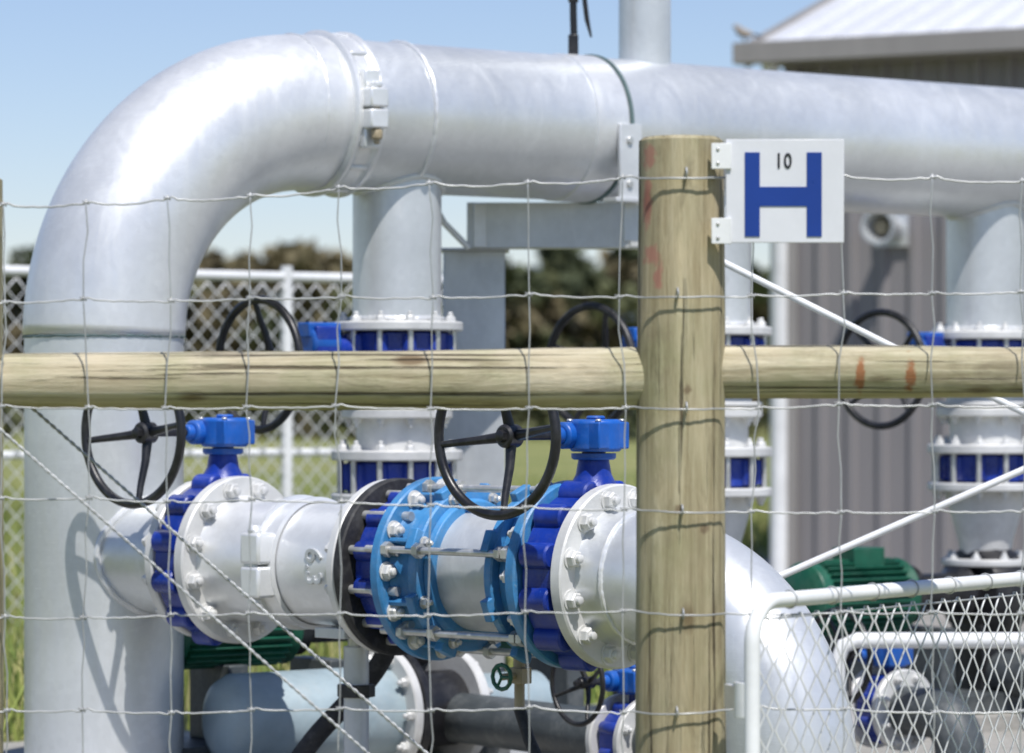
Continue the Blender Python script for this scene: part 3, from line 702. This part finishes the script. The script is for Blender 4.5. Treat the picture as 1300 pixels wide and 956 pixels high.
m,nt,b=newmat('gravel'); co=coords(nt)
vo=nt.nodes.new('ShaderNodeTexVoronoi'); vo.inputs['Scale'].default_value=45; nt.links.new(co,vo.inputs['Vector'])
n1=noi(nt,co,1.2,5,.6)
sep=nt.nodes.new('ShaderNodeSeparateColor'); nt.links.new(vo.outputs['Color'],sep.inputs[0])
col=mix(nt,.3,ramp(nt,sep.outputs[0],[(.1,(.20,.19,.17)),(.9,(.42,.40,.37))]),ramp(nt,n1,[(.3,(.24,.22,.18)),(.7,(.36,.34,.3))]))
nt.links.new(col,b.inputs['Base Color']); b.inputs['Roughness'].default_value=.9; bump(nt,b,vo.outputs['Distance'],.8,.02)
mb=MB(); mb.quad([(.6,6.6,.004),(9,6.6,.004),(9,22,.004),(1.2,22,.004)],m); mb.done('gravel_yard',smooth=False)
G1=paint('grass_green',(.13,.19,.04),.7,.3); G2=paint('grass_dry',(.38,.36,.15),.8,.3); G3=paint('grass_light',(.26,.31,.08),.7,.3)
def inpad(x,y):
    dx,dy=x-pc.x,y-(pc.y-.1); a=dx*HD.x+dy*HD.y; c=dx*HP.x+dy*HP.y
    return abs(a)<3.4 and abs(c)<1.33
def blades(name,n,xr,yr,hr,w,skip=lambda x,y:False):
    mb=MB(); ms=[mb.mi(G1),mb.mi(G2),mb.mi(G3)]
    c=0
    while c<n:
        x=rng.uniform(*xr); y=yr[0]+(yr[1]-yr[0])*rng.random()**1.3
        if skip(x,y): continue
        if noise.noise(V((x*.8,y*.8,0)))<-.25 and rng.random()<.7: c+=1; continue
        c+=1; h=rng.uniform(*hr)*(1+.6*noise.noise(V((x*.7,y*.7,3)))); t=rng.uniform(0,6.28); lx,ly=rng.normal(0,.3,2)*h
        wx,wy_=math.cos(t)*w,math.sin(t)*w; b=len(mb.v)
        mb.v+= [V((x-wx,y-wy_,0)),V((x+wx,y+wy_,0)),V((x+wx*.7+lx*.4,y+wy_*.7+ly*.4,h*.6)),V((x-wx*.7+lx*.4,y-wy_*.7+ly*.4,h*.6)),V((x+lx,y+ly,h))]
        k=ms[int(rng.choice(3,p=[.3,.3,.4]))]
        mb.f+= [(b,b+1,b+2,b+3),(b+3,b+2,b+4)]; mb.m+=[k,k]
    return mb.done(name,sharp=0)
blades('grass',50000,(-5,3.5),(9.2,34),(.10,.32),.006,lambda x,y: inpad(x,y) or (x>.9 and y<22) )
blades('grass',8000,(-3,.5),(5.2,9.2),(.05,.16),.004,lambda x,y: inpad(x,y))
# ------------------------------------------------------------------ trees
L1=paint('foliage_dark',(.055,.068,.028),.8,.4); L2=paint('foliage_olive',(.11,.12,.052),.8,.4); L3=paint('foliage_brown',(.155,.13,.07),.8,.4); BK=paint('bark',(.09,.075,.06),.9,.3)
def treeline(name,trees,leaf,per,clumps=16):
    mb=MB()
    mm=[mb.mi(L1),mb.mi(L2),mb.mi(L3)]
    for (x,y,h,r) in trees:
        mb.tube([(x,y,0),(x+.1,y,h*.3),(x-.05,y,h*.75)],[.18,.13,.05],BK,7)
        for q in range(3):
            t=random.uniform(0,6.28); mb.tube([(x,y,h*.3),(x+math.cos(t)*r*.6,y+math.sin(t)*r*.6,h*.7)],[.08,.02],BK,5)
        tone=random.random()
        for q in range(clumps):
            t=random.uniform(0,6.28); rr=r*math.sqrt(random.random())*.85; zz=random.uniform(.08,.97)
            cr=r*random.uniform(.3,.5)*(1.15-zz*.4); cx,cy,cz=x+rr*math.cos(t)*(1.15-zz*.55),y+rr*math.sin(t)*(1.15-zz*.55),h*zz-cr*.25
            rnd=random.random(); cm=0 if rnd<.3 else ((1 if tone<.65 else 2) if rnd<.88 else (2 if tone<.65 else 1))
            d=rng.normal(size=(per,3)); d/=np.linalg.norm(d,axis=1)[:,None]; d*=(rng.random(per)**.4)[:,None]*cr
            for p in d:
                c=V((cx+p[0],cy+p[1],cz+p[2]*.8)); a=V(rng.normal(size=3)).normalized(); bb=V(rng.normal(size=3)); bb=(bb-a*bb.dot(a)).normalized()
                l=leaf*random.uniform(.6,1.3); b=len(mb.v)
                mb.v+=[c-a*l,c+bb*l*.6,c+a*l,c-bb*l*.6]; mb.f.append((b,b+1,b+2,b+3)); mb.m.append(mm[cm])
    return mb.done(name,sharp=0)
tr=[]
x=-44
while x<48:
    tr.append((x,random.uniform(138,160),random.uniform(6.9,8.3)*(1.0+.08*noise.noise(V((x*.12,0,0)))),random.uniform(2.3,3.5))); x+=random.uniform(1.2,1.9)
treeline('tree_line',tr,.42,72,18)
hd=[]; x=-30
while x<32:
    hd.append((x,random.uniform(88,96),random.uniform(1.4,2.3),random.uniform(1.2,2.0))); x+=random.uniform(1.2,2.2)
treeline('hedge',hd,.18,40,14)
# hills
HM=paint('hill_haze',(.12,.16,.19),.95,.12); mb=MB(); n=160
for i in range(n+1):
    x=-1500+3000*i/n; h=72+34*noise.noise(V((x*.0035,1.7,0)))+10*noise.noise(V((x*.02,5,0)))
    for (yy,zz) in((1750,-1),(2000,h*.7),(2300,h),(2800,-1)): mb.v.append(V((x,yy+60*noise.noise(V((x*.01,yy,0))),zz)))
for i in range(n):
    for j in range(3): mb.f.append((4*i+j,4*i+4+j,4*i+5+j,4*i+1+j)); mb.m.append(mb.mi(HM))
mb.done('hills',sharp=0)
# ------------------------------------------------------------------ light, sky, camera
az=math.atan2(.33,-.94); elv=math.radians(59)
w=bpy.data.worlds.new('World'); S.world=w; w.use_nodes=True; nt=w.node_tree
bg=nt.nodes['Background']; sk=nt.nodes.new('ShaderNodeTexSky'); sk.sky_type='NISHITA'; sk.sun_disc=False
sk.sun_elevation=elv; sk.sun_rotation=az; sk.air_density=1.0; sk.dust_density=.2; sk.ozone_density=2.6
tint=mix(nt,1.0,sk.outputs[0],(.99,.96,1.09),'MULTIPLY')
nt.links.new(tint,bg.inputs[0]); bg.inputs[1].default_value=.11
sv=V((math.sin(az)*math.cos(elv),math.cos(az)*math.cos(elv),math.sin(elv)))
ld=bpy.data.lights.new('sun','SUN'); ld.energy=5.0; ld.angle=math.radians(.5); ld.color=(1,.965,.92)
lo=bpy.data.objects.new('sun',ld); lo.rotation_euler=sv.to_track_quat('Z','Y').to_euler(); lo.location=(5,-5,12); S.collection.objects.link(lo)
cd=bpy.data.cameras.new('camera'); cam=bpy.data.objects.new('camera',cd); S.collection.objects.link(cam)
cam.location=(0,0,CZ); cam.rotation_euler=(math.pi/2,0,0); cd.sensor_width=36; cd.lens=4400/1300*36; cd.shift_y=(510-478)/1300
cd.clip_end=9000; cd.clip_start=.1; cd.dof.use_dof=True; cd.dof.focus_distance=7.1; cd.dof.aperture_fstop=4.5
S.camera=cam
S.view_settings.view_transform='Standard'; S.view_settings.look='None'; S.view_settings.exposure=0
